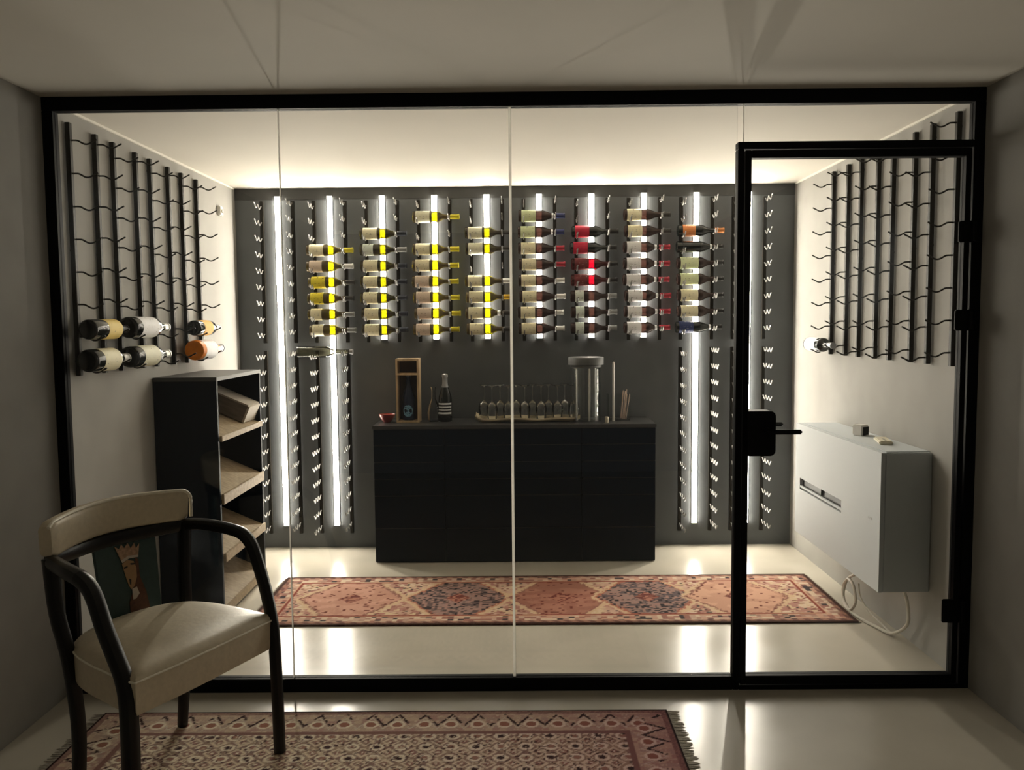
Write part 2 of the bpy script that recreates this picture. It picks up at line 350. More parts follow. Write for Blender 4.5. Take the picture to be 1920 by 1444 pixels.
# ---------------------------------------------------------------- bottles (axis along local +x, base at x = 0)
def bottle_parts(r, L, kind):
    nr = .0148*max(1, r/.0375*.95)
    if kind == 'high': sh0, sh1 = .60*L, .70*L        # high shouldered
    elif kind == 'slope': sh0, sh1 = .48*L, .76*L     # sloping shoulders
    else: sh0, sh1 = .50*L, .70*L
    body = [(r*.55, .006), (r*.80, 0), (r*.95, .002), (r, .008), (r, sh0)]
    for k in range(1, 7):
        t = k/7; body.append((nr+(r-nr)*(.5+.5*math.cos(PI*t)), sh0+(sh1-sh0)*t))
    body += [(nr, sh1), (nr*.97, L-.010), (nr*1.1, L-.009), (nr*1.1, L-.002), (nr*.9, L)]
    return body, nr
bcache = {}
def bottle_meshes(r, L, kind, l0, l1, cap):
    key = (r, L, kind, l0, l1, cap)
    if key not in bcache:
        prof, nr = bottle_parts(r, L, kind)
        bm_ = MB().lathe(prof, 24, axis='x').mesh('glass_body')
        lb = MB().lathe([(r+.0002, l0), (r+.0008, l0+.0003), (r+.0008, l1-.0003), (r+.0002, l1)], 24, axis='x', arc=(PI*-.15+PI*.5, PI*1.15+PI*.5), close=False).mesh('paper_label')
        cp = MB().lathe([(nr+.0003, L-cap), (nr+.0012, L-cap+.001), (nr*.97+.0012, L-.010), (nr*1.1+.0012, L-.009), (nr*1.1+.0012, L+.0005), (nr*.5, L+.001), (0, L+.001)], 20, axis='x').mesh('foil_capsule')
        nb = MB().lathe([(nr+.0006, L-cap-.035), (nr+.0014, L-cap-.034), (nr+.0014, L-cap-.016), (nr+.0006, L-cap-.015)], 20, axis='x', close=False).mesh('neck_label')
        bcache[key] = (bm_, lb, cp, nb)
    return bcache[key]
def bottle(label, group, loc, rot, glass, lab, foil, r=.0375, L=.302, kind='mid', l0=.020, l1=.112, cap=.058, neck=None, name='wine_bottle'):
    a, b, c, d = bottle_meshes(r, L, kind, l0, l1, cap)
    t = thing(name, label, 'bottle', loc, 0, group); t.rotation_euler = rot
    obj('glass_body', a, glass, t)
    if lab: obj('paper_label', b, lab, t)
    obj('foil_capsule', c, foil, t)
    if neck: obj('neck_label', d, neck, t)
    return t
# per column: (row, glass, label, foil, words for the label, extras)
cols = {
 1: [(3, 'g_white', 'l_cream', 'c_yellow', 'cream label, yellow foil', {}), (4, 'g_white', 'l_pink', 'c_white', 'pinkish label, white foil', dict(l1=.102)), (5, 'g_white', 'l_yellow', 'c_dark', 'yellow label, dark foil', {}),
     (6, 'g_white', 'l_yellow', 'c_dark', 'yellow label, dark foil', dict(l1=.105)), (7, 'g_white', 'l_cream', 'c_grey', 'short cream label', dict(l1=.092)), (8, 'g_white', 'l_cream', 'c_grey', 'short cream label', dict(l1=.092))],
 2: [(2, 'g_green', 'l_cream', 'c_navy', 'cream label, sloping shoulders', dict(kind='slope'))]+[(3, 'g_green', 'l_grey', 'c_grey', 'short grey label', dict(l1=.088))]+[(k, 'g_green', 'l_cream', 'c_navy', 'cream label, navy foil', {}) for k in (4, 5, 6, 7, 8)],
 3: [(1, 'g_white', 'l_ivory', 'c_yellow', 'ivory label, yellow foil', {})]+[(k, 'g_white', 'l_pink' if k > 4 else 'l_cream', 'c_yellow', 'pale label, yellow foil', {}) for k in (3, 4, 5, 6, 7, 8)],
 4: [(2, 'g_green', 'l_ivory', 'c_dark', 'ivory label, dark foil', {}), (3, 'g_green', 'l_ivory', 'c_dark', 'ivory label, dark foil', {}), (5, 'g_white', 'l_cream', 'c_white', 'cream label, white foil', {}), (6, 'g_white', 'l_cream', 'c_gold', 'cream label, gold foil', {}),
     (7, 'g_white', 'l_cream', 'c_dark', 'cream label, white neck band', dict(neck='l_white')), (8, 'g_white', 'l_cream', 'c_dark', 'cream label, dark foil', {})],
 5: [(k, 'g_red', 'l_green' if k < 3 else 'l_cream', ('c_blue', 'c_blue', 'c_red', 'c_red', 'c_white', 'c_white', 'c_white', 'c_white')[k-1], 'square pale label, '+('blue', 'blue', 'red', 'red', 'white', 'white', 'white', 'white')[k-1]+' foil', dict(kind='slope', neck='l_white' if k < 3 else None)) for k in range(1, 9)],
 6: [(2, 'g_black', 'l_red', 'c_black', 'crimson label, black foil', {}), (3, 'g_black', 'l_red', 'c_black', 'crimson label, black foil', {}), (4, 'g_rose', 'l_wine', 'c_black', 'glowing rose wine, dark label', {}), (5, 'g_rose', 'l_wine', 'c_black', 'glowing rose wine, dark label', {})]+[(k, 'g_red', 'l_grey', 'c_grey', 'narrow grey label, grey foil', dict(l0=.030, l1=.086)) for k in (6, 7, 8)],
 7: [(k, 'g_red', 'l_cream', 'c_dark', 'cream label, dark foil', dict(kind='slope')) for k in (1, 2)]+[(k, 'g_red', 'l_white', 'c_red', 'white label, red foil', dict(neck='l_white', cap=.07)) for k in (3, 4, 5, 6, 7, 8)],
 8: [(2, 'g_black', 'l_orange', 'c_orange', 'orange label and foil', dict(l0=.03))]+[(3, 'g_black', None, 'c_black', 'black bottle, white neck band', dict(neck='l_white', kind='slope'))]+[(k, 'g_red', 'l_green', 'c_black', 'wide pale green label', dict(l1=.135)) for k in (4, 5)]+[(k, 'g_red', 'l_cream', 'c_black', 'wide cream label', dict(l1=.13)) for k in (6, 7)]+[(8, 'g_black', 'l_blue', 'c_black', 'blue label, white neck band', dict(neck='l_white', kind='slope'))],
}
nth = ['top', 'second', 'third', 'fourth', 'fifth', 'sixth', 'seventh', 'eighth']
for ci, lst in cols.items():
    for q, (row, gl, lb, fo, words, ex) in enumerate(lst):
        pos = 'lowest' if q == len(lst)-1 else ('top' if q == 0 else nth[q]+' from top')
        ex = dict(ex)
        dx = random.uniform(-.006, .006); pz = up_rows[row]+UZ0
        o = bottle(f'wine bottle, {words}, {pos} on {ordinal(ci)} light strip from left', 'bottles on the dark wall', (led_x[ci]-.139+dx, YB-.065, pz-.0128+.0375), (random.uniform(-.5, .5), 0, 0), gl, lb, fo, **ex)
        o.rotation_euler = (random.uniform(-.25, .25), 0, 0)
bottle('empty clear bottle lying on the lower rack at the second light strip', 'bottles on the dark wall', (led_x[1]-.205, YB-.128, 1.302-.012+.0375), (0, 0, 0), 'g_clear', None, 'c_silver', L=.36, kind='mid', cap=.02)
# side racks: necks towards the back on the left, towards the viewer on the right
sx = XL+.085
def side_left(words, y, row, r, L, gl, lb, fo, **k):
    z = 2.269-.1345*row-.0118+r
    return bottle(words, 'large bottles on the left wall', (sx, y, z), (0, 0, PI/2), gl, lb, fo, r=r, L=L, **k)
side_left('dark bottle with yellow label, upper of the two nearest the glass, left wall', 3.455, 6, .0425, .335, 'g_black', 'l_gold', 'c_black', l0=.10, l1=.22, kind='high')
side_left('dark bottle with ivory label, lower of the two nearest the glass, left wall', 3.445, 7, .048, .345, 'g_black', 'l_cream', 'c_white', l0=.055, l1=.20, kind='high')
side_left('dark bottle with white label, upper middle bottle on the left wall', 3.815, 6, .049, .42, 'g_black', 'l_white', 'c_white', l0=.05, l1=.23, kind='high')
side_left('dark bottle with two part ivory label, lower middle bottle on the left wall', 3.815, 7, .049, .42, 'g_black', 'l_ivory', 'c_white', l0=.06, l1=.23, kind='high')
side_left('dark bottle with amber label above the orange one, far left wall rack', 4.590, 6, .0425, .38, 'g_black', 'l_amber', 'c_white', l0=.06, l1=.19, kind='high')
side_left('bottle with bright orange base and white label on far left wall rack', 4.585, 7, .055, .42, 'g_orange', 'l_white', 'c_silver', l0=.045, l1=.22, kind='mid')
bottle('white labelled black bottle lying on the right wall rack', 'bottle on the right wall', (XR-.085, 5.03, 2.277-.1345*7-.0118+.040), (0, 0, -PI/2), 'g_black', 'l_white', 'c_silver', r=.040, L=.38, kind='high', l0=.02, l1=.19)

# ---------------------------------------------------------------- black sideboard
CX0, CX1, CY0, CY1, CZ = -.905, .858, 5.200, YB-.002, .872
cab = thing('sideboard', 'long black sideboard with drawers below the lit bottles', 'cabinet', ((CX0+CX1)/2, (CY0+CY1)/2, 0))
def cobj(n, mb, m_, p=cab): return rel(obj(n, mb, m_), p)
cobj('carcass', bx(CX0, CX1, CY0+.022, CY1, .0, CZ-.022), 'cab')
cobj('worktop', bx(CX0-.004, CX1+.004, CY0-.004, CY1, CZ-.022, CZ, bev=.002), 'cabtop')
rows_z = [(.748, .846), (.642, .744), (.536, .638), (.430, .532), (.222, .426), (.010, .218)]
xs = [CX0, CX0+.445, CX0+1.30, CX1]
for a, b in zip(xs[:-1], xs[1:]):
    for z0, z1 in rows_z:
        d = cobj('drawer_front', bx(a+.002, b-.002, CY0, CY0+.02, z0, z1, bev=.0015), 'cab')
        g = obj('finger_groove', bx(a+.01, b-.01, CY0+.002, CY0+.016, z1, z1+.003), 'acslot'); g.parent = d

# things on the sideboard
def on(x, y): return (x, y, CZ)
tag(obj('red_bowl', MB().lathe([(.022, 0), (.026, .004), (.045, .030), (.052, .052), (.050, .053), (.042, .032), (.02, .010), (0, .009)], 28), 'red'), 'small red bowl beside the wooden box on the sideboard', 'bowl').location = on(-.845, 5.40)
wb = thing('wooden_bottle_box', 'open pine box standing upright with a blue bottle inside', 'box', on(-.706, 5.42))
bw, bh, bd = .074, .410, .06
obj('side_board', bx(-bw, -bw+.012, -bd, bd, 0, bh), 'woodbox', wb); obj('side_board', bx(bw-.012, bw, -bd, bd, 0, bh), 'woodbox', wb)
obj('end_board', bx(-bw+.012, bw-.012, -bd, bd, 0, .012), 'woodbox', wb); obj('end_board', bx(-bw+.012, bw-.012, -bd, bd, bh-.014, bh), 'woodbox', wb)
obj('back_board', bx(-bw+.012, bw-.012, bd-.006, bd, .012, bh-.014), 'woodin', wb); obj('divider', bx(-bw+.012, bw-.012, -bd, bd-.006, .305, .318), 'woodbox', wb)
bl = thing('blue_bottle', 'dark blue bottle with light blue round label inside the pine box', 'bottle', (-.706, 5.415, CZ+.012))
obj('glass_body', MB().lathe([(.035, 0), (.042, .004), (.043, .12), (.04, .15), (.022, .21), (.016, .23), (.016, .27), (.018, .271), (.018, .282)], 28), 'g_blue', bl)
M['l_sky'] = paper('label_sky', rgb(120, 165, 190), rgb(40, 70, 100), .56)
vs = [(.0436*math.sin(.034*math.cos(a)/.043), -.0436*math.cos(.034*math.cos(a)/.043), .062+.038*math.sin(a)) for a in [2*PI*i/20 for i in range(20)]]
obj('round_label', MB().add([(x, y-.001, z) for x, y, z in vs]+[(0, -.0448, .062)], [[i, (i+1) % 20, 20] for i in range(20)], True), 'l_sky', bl)
obj('stopper', MB().lathe([(.017, .283), (.017, .287), (.0, .287)], 20), 'c_silver', bl)
dc = thing('glass_carafe', 'clear glass carafe standing between the pine box and black bottle', 'carafe', on(-.545, 5.42))
obj('glass_body', MB().lathe([(.03, 0), (.040, .01), (.042, .06), (.03, .11), (.014, .15), (.013, .20), (.02, .225)], 28, close=False), 'smoke', dc); obj('foot', MB().lathe([(.03, 0), (.032, .003), (.03, .006)], 24), 'smoke', dc)
cb = thing('champagne_bottle', 'black sparkling wine bottle with silver neck foil on the sideboard', 'bottle', on(-.470, 5.42))
obj('glass_body', MB().lathe([(.036, 0), (.043, .004), (.044, .13), (.042, .16), (.030, .20), (.018, .235), (.0155, .25), (.0155, .285), (.018, .286), (.018, .30), (.014, .302)], 28), 'g_black', cb)
obj('neck_foil', MB().lathe([(.0225, .222), (.019, .236), (.0165, .252), (.0165, .284), (.0192, .286), (.0192, .303), (.010, .309), (0, .310)], 24), 'c_silver', cb)
lbm = MB()
obj('paper_label', MB().lathe([(.0443, .035), (.0446, .036), (.0446, .125), (.0443, .126)], 20, arc=(PI*1.08, PI*1.92), close=False), 'l_black', cb)
for z0, z1 in ((.112, .122), (.092, .100), (.074, .080), (.050, .062)): obj('label_band', MB().lathe([(.0450, z0), (.0450, z1)], 20, arc=(PI*1.15, PI*1.85), close=False), 'l_white', cb)
tr = thing('serving_tray', 'beige cloth lined tray under the upturned glasses', 'tray', on(.062, 5.40))
def tray_mb():
    b = MB(); nx, ny = 30, 10; hw, hd_ = .335, .085; vs = []; fs = []
    for layer in (0, 1):
        for j in range(ny+1):
            for i in range(nx+1):
                u, v = -1+2*i/nx, -1+2*j/ny; z = .006+.022*max(0, (abs(u)-.86)/.14)**1.5+.016*max(0, (abs(v)-.75)/.25)**1.5
                z += .004*math.sin(7*u+3*v)*max(abs(u), abs(v))**2
                vs.append((hw*u, hd_*v*(1-.12*u*u), z+(.006 if layer else -.004)))
    k = (nx+1)*(ny+1)
    for j in range(ny):
        for i in range(nx):
            a = j*(nx+1)+i; q = [a, a+1, a+nx+2, a+nx+1]; fs.append(q[::-1]); fs.append([x+k for x in q])
    rim = [i for i in range(nx+1)]+[j*(nx+1)+nx for j in range(1, ny+1)]+[ny*(nx+1)+i for i in range(nx-1, -1, -1)]+[j*(nx+1) for j in range(ny-1, 0, -1)]
    for a, c in zip(rim, rim[1:]+rim[:1]): fs.append([a, c, c+k, a+k])
    return b.add(vs, fs, True)
obj('tray_lining', tray_mb(), 'tray', tr); obj('tray_base', bx(-.27, .27, -.06, .06, 0, .0025, bev=.0008), 'trimdark', tr)
gw = MB().lathe([(.030, .0), (.036, .045), (.037, .075), (.028, .100), (.010, .112), (.0035, .118), (.003, .205), (.008, .212), (.033, .216), (.034, .219), (.0, .219)], 22, close=False).mesh('glass_bowl')
gfoot = MB().lathe([(.0335, .2195), (.0345, .2205), (.0335, .2215), (0, .2218)], 22, close=False).mesh('glass_foot')
for j, (yy, off) in enumerate(((5.37, 0), (5.455, -.055))):
    for i in range(6):
        x = -.195+.105*i+off+.03
        t = thing('wine_glass', f'upturned clear wine glass on tray, {("front", "back")[j]} row, {ordinal(i)} from left', 'wine glass', (x, yy, CZ+.0135), 0, 'upturned glasses on the tray')
        obj('glass_bowl', gw, 'glassware', t); obj('glass_foot', gfoot, 'glassware', t)
jar = thing('glass_jar', 'tall clear glass cylinder with flat steel lid on the sideboard', 'jar', on(.437, 5.36))
obj('glass_body', MB().lathe([(.088, 0), (.092, .004), (.092, .345), (.087, .345), (.087, .006), (0, .006)], 40, close=False), 'jarglass', jar)
obj('lid_disc', MB().lathe([(.100, .362), (.113, .364), (.113, .408), (.110, .412), (0, .412)], 40), 'lid', jar); obj('lid_rim', MB().lathe([(.093, .346), (.100, .348), (.100, .360), (.093, .361)], 40), 'lid', jar)
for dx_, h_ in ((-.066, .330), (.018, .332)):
    obj('reflection_rod', MB().lathe([(.0075, .008), (.0075, h_), (.004, h_+.006), (0, h_+.006)], 14, o=(dx_, -.03, 0)), 'white', jar)  # white rods added to imitate strip reflections on the jar
vz = thing('square_glass_vase', 'square clear glass vase holding thin wooden sticks', 'vase', on(.650, 5.42))
obj('glass_body', MB().box(-.070, .070, -.05, -.046, 0, .17).box(-.070, .070, .046, .05, 0, .17).box(-.070, -.066, -.046, .046, 0, .17).box(.066, .070, -.046, .046, 0, .17).box(-.066, .066, -.046, .046, 0, .008), 'jarglass', vz)
for q in range(6):
    a = random.uniform(-.12, .12); x = .022+.007*q
    tag(obj('wooden_stick', MB().tube([(x*.8, .02-.01*q, .009), (x+.05*a+.008, .02-.01*q+.03*a, .17+random.uniform(0, .03))], .0028, 6), 'stick'), f'thin wooden stick in the square vase, {ordinal(q)} from left', 'stick', 'sticks in the vase').location = on(.650, 5.42)
cd_ = thing('vase_reflection_rod', 'slim white candle added for a bright reflection, left of the sticks', 'rod', on(.612, 5.375))  # slim white upright added in place of a vertical light reflection
obj('rod_body', MB().lathe([(.008, .0), (.008, .36), (.006, .375), (.003, .380)], 14, o=(0, -.018, 0)), 'white', cd_); obj('rod_tip', MB().tube([(0, -.018, .38), (.003, -.018, .392), (.008, -.018, .402)], .0015, 5, ref=(0, 1, 0)), 'ink', cd_)
tag(obj('cork', MB().lathe([(.010, 0), (.0115, .002), (.0115, .036), (.010, .038)], 14), 'cream'), 'single cork standing at the foot of the tall jar', 'cork').location = on(.560, 5.27)

# ---------------------------------------------------------------- black display shelf with tilted boards (left)
SX0, SX1, SY0, SY1, SZ = XL+.003, -1.527, 4.237, 4.965, 1.243
sh = thing('display_shelf', 'tall black shelf unit with slanted pale wood boards by left wall', 'shelf unit', ((SX0+SX1)/2, (SY0+SY1)/2, 0))
def sobj(n, mb, m_): return rel(obj(n, mb, m_), sh)
sobj('side_panel', bx(SX0, SX1, SY0, SY0+.02, 0, SZ-.02, bev=.001), 'shelfblack'); sobj('side_panel', bx(SX0, SX1, SY1-.02, SY1, 0, SZ-.02, bev=.001), 'shelfblack')
sobj('back_panel', bx(SX0, SX0+.01, SY0+.02, SY1-.02, 0, SZ-.02), 'shelfblack'); sobj('top_panel', bx(SX0, SX1+.003, SY0-.003, SY1+.003, SZ-.02, SZ, bev=.001), 'shelftop')
TILT = math.radians(23.5)
def slant(z, th=.018):
    """board whose top front edge is at z, rising towards the wall"""
    xb = SX0+.012; dz = (SX1-xb)*math.tan(TILT); a = (SX1, z); b = (xb, z+dz)
    vs = [(p[0], y, p[1]-d) for y in (SY0+.021, SY1-.021) for p, d in ((a, 0), (b, 0), (b, th), (a, th))]
    return MB().add(vs, [[0, 1, 2, 3], [7, 6, 5, 4], [0, 4, 5, 1], [1, 5, 6, 2], [2, 6, 7, 3], [3, 7, 4, 0]])
for z, fh in ((.930, .028), (.628, .052), (.318, .045), (.045, .04)):
    s_ = sobj('slanted_board', slant(z), 'wood')
    f_ = obj('front_lip', bx(SX1, SX1+.014, SY0+.021, SY1-.021, z-fh+.008, z+.010, bev=.002), 'wood'); f_.parent = s_
ct = thing('wooden_crate', 'flat weathered wooden wine crate lying on the top slanted board', 'crate', (SX1-.035, 4.84, .949)); ct.rotation_euler = (0, TILT, 0)
obj('crate_body', bx(-.262, -.012, -.095, .095, .002, .098), 'crate', ct); obj('end_board', bx(-.012, .0, -.098, .098, .002, .100), 'cratelit', ct); obj('lid_board', bx(-.262, -.012, -.098, .098, .098, .107), 'cratelit', ct)

# ---------------------------------------------------------------- cooling unit on the right wall
AX0, AY0, AY1, AZ0, AZ1 = 1.600, 3.679, 4.811, .290, .917
ac = thing('wall_cooling_unit', 'white wall mounted cooling unit with slotted front', 'cooling unit', ((AX0+XR)/2, (AY0+AY1)/2, AZ0))
def aobj(n, mb, m_): return rel(obj(n, mb, m_), ac)
aobj('housing', MB().box(AX0+.018, XR-.002, AY0, AY1, AZ0, AZ1, bev=.004), 'ac')
fp = MB()
sy0, sy1, sz0, sz1 = 4.125, 4.735, .548, .612
for y0, y1, z0, z1 in ((AY0, AY1, sz1, AZ1), (AY0, AY1, AZ0, sz0), (AY0, sy0, sz0, sz1), (sy1, AY1, sz0, sz1)): fp.box(AX0, AX0+.018, y0, y1, z0, z1)
aobj('front_panel', fp, 'ac'); aobj('slot_back', bx(AX0+.016, AX0+.019, sy0, sy1, sz0, sz1), 'acslot')
aobj('louvre', bx(AX0+.001, AX0+.012, sy0+.003, sy1-.003, sz0+.010, sz0+.022, bev=.001), 'ac'); 
aobj('slot_divider', bx(AX0+.006, AX0+.016, 4.42, 4.428, sz0+.026, sz1), 'lid')
aobj('badge', bx(AX0-.0015, AX0, 3.760, 3.800, .600, .609, bev=.0005), 'c_grey'); aobj('top_grille_lip', bx(AX0+.03, XR-.004, AY0+.02, AY1-.02, AZ1, AZ1+.004, bev=.001), 'ac')
TZ = AZ1+.004
pl = thing('small_white_gadget', 'small white gadget with black face standing on the cooling unit', 'gadget', (1.735, 4.235, TZ)); pl.rotation_euler = (0, 0, .5)
obj('gadget_body', bx(-.030, .026, -.03, .030, 0, .056, bev=.006), 'white', pl); obj('dark_face', bx(-.022, .018, -.034, -.0302, .004, .046, bev=.001), 'black', pl); obj('stand', MB().tube([(0, -.03, .004), (.02, -.07, .003)], .003, 6), 'white', pl)
rm = thing('remote_control', 'flat cream remote control lying on the cooling unit', 'remote control', (1.735, 3.975, TZ)); rm.rotation_euler = (0, 0, -.25)
obj('remote_body', bx(-.03, .03, -.085, .085, 0, .018, bev=.005), 'cream', rm)
for k in range(3): obj('button', MB().lathe([(.006, .018), (.006, .0205), (0, .021)], 12, o=(0, -.05+.035*k, 0)), 'white', rm)
cw = XR-.012
cable = spline([(1.735, 3.735, AZ0+.002), (1.76, 3.74, .22), (1.79, 3.80, .10), (1.765, 3.90, .02), (1.735, 4.03, .010), (1.715, 4.12, .008), (1.70, 4.24, .014), (1.705, 4.34, .05), (1.72, 4.36, .11), (1.725, 4.33, .15), (1.72, 4.25, .14), (1.712, 4.20, .07), (1.70, 4.24, .016), (1.705, 4.33, .03), (1.715, 4.37, .10), (1.73, 4.33, .158), (1.735, 4.27, .20), (1.735, 4.26, AZ0+.002)], 8)
tag(obj('power_cable', MB().tube(cable, .0078, 8), 'cable'), 'white cable looping from under the cooling unit to the floor', 'cable')
cable2 = spline([(1.745, 4.245, .150), (1.735, 4.20, .10), (1.745, 4.12, .055), (1.76, 4.02, .030), (1.77, 3.93, .014)], 8)
tag(obj('thin_cable', MB().tube(cable2, .0045, 8), 'cable'), 'thinner white lead hanging behind the cable loop', 'cable')
ws = thing('wall_sensor', 'small white sensor high on the left wall near the corner', 'sensor', (XL, 5.28, 2.215))
obj('housing', bx(0, .022, -.03, .03, -.03, .03, bev=.005), 'white', ws); obj('lens', MB().lathe([(.012, .022), (.010, .028), (0, .030)], 14, axis='x'), 'cream', ws)

# ---------------------------------------------------------------- rugs (knot colours as point colours of a fine grid)
def hsh(a, b, s=0): return (np.sin(a*12.9898+b*78.233+s*37.719)*43758.5453) % 1.0
def pick(idx, pal): return np.array([rgb(*c) for c in pal])[idx]
def rug_mesh(name, W, D, res, fn, th=.009):
    nx, ny = int(W/res), int(D/res); X, Y = np.meshgrid(np.linspace(0, W, nx+1), np.linspace(0, D, ny+1))
    col = fn(X, Y, W, D); n = (nx+1)*(ny+1)
    top = np.stack([X-W/2, Y-D/2, np.full_like(X, th)], -1).reshape(-1, 3)
    idx = np.arange(n).reshape(ny+1, nx+1)
    f = np.stack([idx[:-1, :-1], idx[:-1, 1:], idx[1:, 1:], idx[1:, :-1]], -1).reshape(-1, 4)
    rim = np.concatenate([idx[0, :], idx[1:, -1], idx[-1, :-1][::-1], idx[1:-1, 0][::-1]]); k = len(rim)
    bot = top[rim].copy(); bot[:, 2] = 0; r2 = np.roll(np.arange(k), -1)
    side = np.stack([rim[r2], rim, n+np.arange(k), n+r2], -1)
    me = bpy.data.meshes.new(name); me.from_pydata(np.concatenate([top, bot]).tolist(), [], np.concatenate([f, side]).tolist()+[list(range(n, n+k))[::-1]])
    cc = np.ones((n+k, 4), np.float32); cc[:n, :3] = col.reshape(-1, 3); cc[n:, :3] = col.reshape(-1, 3)[rim]*.6
    a = me.attributes.new('Col', 'FLOAT_COLOR', 'POINT'); a.data.foreach_set('color', cc.ravel()); me.update(); return me
M['rug'] = attr_mat('wool_pile')
def runner_fn(X, Y, W, D):
    b = np.minimum(np.minimum(X, W-X), np.minimum(Y, D-Y)); q = .0155
    gx, gy = np.floor(X/q), np.floor(Y/q); h = hsh(gx, gy); h2 = hsh(np.floor((X+.012*np.sin(Y*60))/.062), np.floor((Y+.010*np.sin(X*45))/.050), 3)
    field = pick((h2*5).astype(int) % 5, [(222, 184, 164), (196, 146, 132), (234, 208, 182), (190, 136, 124), (212, 172, 152)])
    field = np.where((h > .80)[..., None], np.array(rgb(228, 200, 165)), field); field = np.where((h < .13)[..., None], np.array(rgb(150, 98, 88)), field); field = np.where(((h > .13) & (h < .17))[..., None], np.array(rgb(70, 60, 62)), field)
    cs = [(.46, (210, 158, 138), (222, 170, 150)), (1.04, (112, 94, 92), (166, 136, 128)), (1.60, (172, 116, 100), (186, 130, 112)), (2.07, (108, 94, 96), (168, 138, 130)), (2.56, (214, 164, 140), (228, 178, 152))]
    col = field
    for k, (cx, c1, c2) in enumerate(cs):
        u = np.abs(X-cx)/.27; v = np.abs(Y-D/2)/.265; d = np.where(v < .0, u, np.maximum(u+v*.62, v)) ; st = np.floor((u*9))/9*0
        d = d+st+.03*(np.floor(h*3)-1)
        col = np.where((d < 1.16)[..., None], np.array(rgb(226, 192, 158)), col)
        col = np.where((d < 1.06)[..., None], np.array(rgb(160, 110, 98)) if k % 2 == 0 else np.array(rgb(190, 120, 100)), col)
        inner = np.where((h2 > .55)[..., None], np.array(rgb(*c2)), np.array(rgb(*c1)))
        if k % 2: inner = np.where((h > .72)[..., None], np.array(rgb(176, 138, 128)), inner); inner = np.where((h < .2)[..., None], np.array(rgb(50, 44, 50)), inner)
        else: inner = np.where((h < .07)[..., None], np.array(rgb(120, 60, 50)), inner)
        col = np.where((d < 1.0)[..., None], inner, col)
        core = (np.abs(X-cx)/.07+np.abs(Y-D/2)/.08) < 1
        col = np.where(core[..., None], np.where((h > .5)[..., None], np.array(rgb(122, 62, 56)), np.array(rgb(190, 130, 110))), col)
    # borders
    s = np.floor((X+Y*.6)/.030) % 2; hb = hsh(np.floor(X/.028), np.floor(Y/.024), 9)
    bd = pick((hb*5).astype(int) % 5, [(212, 178, 158), (232, 208, 182), (170, 118, 108), (214, 168, 146), (188, 150, 134)])
    bd = np.where(((hb > .9))[..., None], np.array(rgb(70, 60, 64)), bd)
    col = np.where((b < .135)[..., None], np.array(rgb(150, 72, 60)), col); col = np.where((b < .120)[..., None], np.array(rgb(222, 180, 150)), col)
    col = np.where((b < .108)[..., None], bd, col); col = np.where((b < .042)[..., None], np.where((s > 0)[..., None], np.array(rgb(176, 130, 112)), np.array(rgb(130, 92, 84))), col)
    col = np.where((b < .016)[..., None], np.array(rgb(72, 45, 38)), col); return col*.82
def front_fn(X, Y, W, D):
    b = np.minimum(np.minimum(X, W-X), np.minimum(Y, D-Y)); q = .007
    h = hsh(np.floor(X/q), np.floor(Y/q)); h2 = hsh(np.floor(X/.11), np.floor(Y/.10), 5)
    base = pick((hsh(np.floor(X/.022), np.floor(Y/.022), 2)*4).astype(int) % 4, [(172, 144, 128), (158, 130, 118), (186, 160, 138), (166, 134, 122)])
    ax = (X % .088)-.044; ay = (Y % .076)-.038; r = np.hypot(ax, ay*1.1); odd = (np.floor(X/.088)+np.floor(Y/.076)) % 2
    ring = np.abs(r-.021) < .0060; core = r < .012
    c2x = ((X+.044) % .088)-.044; c2y = ((Y+.038) % .076)-.038; r2 = np.hypot(c2x, c2y); ring2 = np.abs(np.abs(c2x)+np.abs(c2y)-.028) < .0058
    col = base; lt = np.array(rgb(250, 238, 216)); dk = np.array(rgb(66, 46, 48))
    col = np.where(ring2[..., None], np.array(rgb(240, 222, 196)), col); col = np.where((r2 < .010)[..., None], np.array(rgb(170, 120, 110)), col); col = np.where((r2 < .005)[..., None], lt, col)
    col = np.where(ring[..., None], lt, col); col = np.where((core & (odd > 0))[..., None], dk, col); col = np.where((core & (odd < 1))[..., None], np.array(rgb(176, 132, 116)), col)
    col = np.where((h > .86)[..., None], np.array(rgb(226, 208, 182)), col); col = np.where((h < .09)[..., None], np.array(rgb(92, 66, 64)), col)
    # border of zigzag leaves and rosettes
    t = np.where(np.minimum(Y, D-Y) < np.minimum(X, W-X), X, Y); zz = np.abs(((t/.10) % 1)-.5)*2*.085+.035
    bd = pick((hsh(np.floor(X/.026), np.floor(Y/.020), 8)*5).astype(int) % 5, [(204, 174, 156), (212, 186, 164), (196, 160, 146), (218, 194, 168), (198, 172, 156)])
    bd = np.where(((np.abs(b-zz) < .010) & (hsh(np.floor(X/.04), np.floor(Y/.03), 4) > .35))[..., None], dk, bd); bd = np.where(((b > zz+.018) & (b < zz+.028))[..., None], lt*.8, bd); bd = np.where((h > .90)[..., None], np.array(rgb(226, 206, 180)), bd)
    e = ((t % .10)-.05); bd = np.where((np.hypot(e, b-.11) < .024)[..., None], np.array(rgb(170, 118, 100)), bd); bd = np.where((np.abs(np.hypot(e, b-.11)-.024) < .005)[..., None], lt, bd)
    col = np.where((b < .185)[..., None], np.array(rgb(150, 112, 104)), col); col = np.where((b < .165)[..., None], bd, col)
    col = np.where((b < .030)[..., None], np.where((h > .5)[..., None], np.array(rgb(150, 116, 108)), np.array(rgb(172, 138, 124))), col); col = np.where((b < .010)[..., None], np.array(rgb(44, 26, 26)), col)
    redden = (np.clip((X-W*.25)/(W*.75), 0, 1)**2)[..., None]; return col*(1-redden*np.array([.38, .58, .50]))
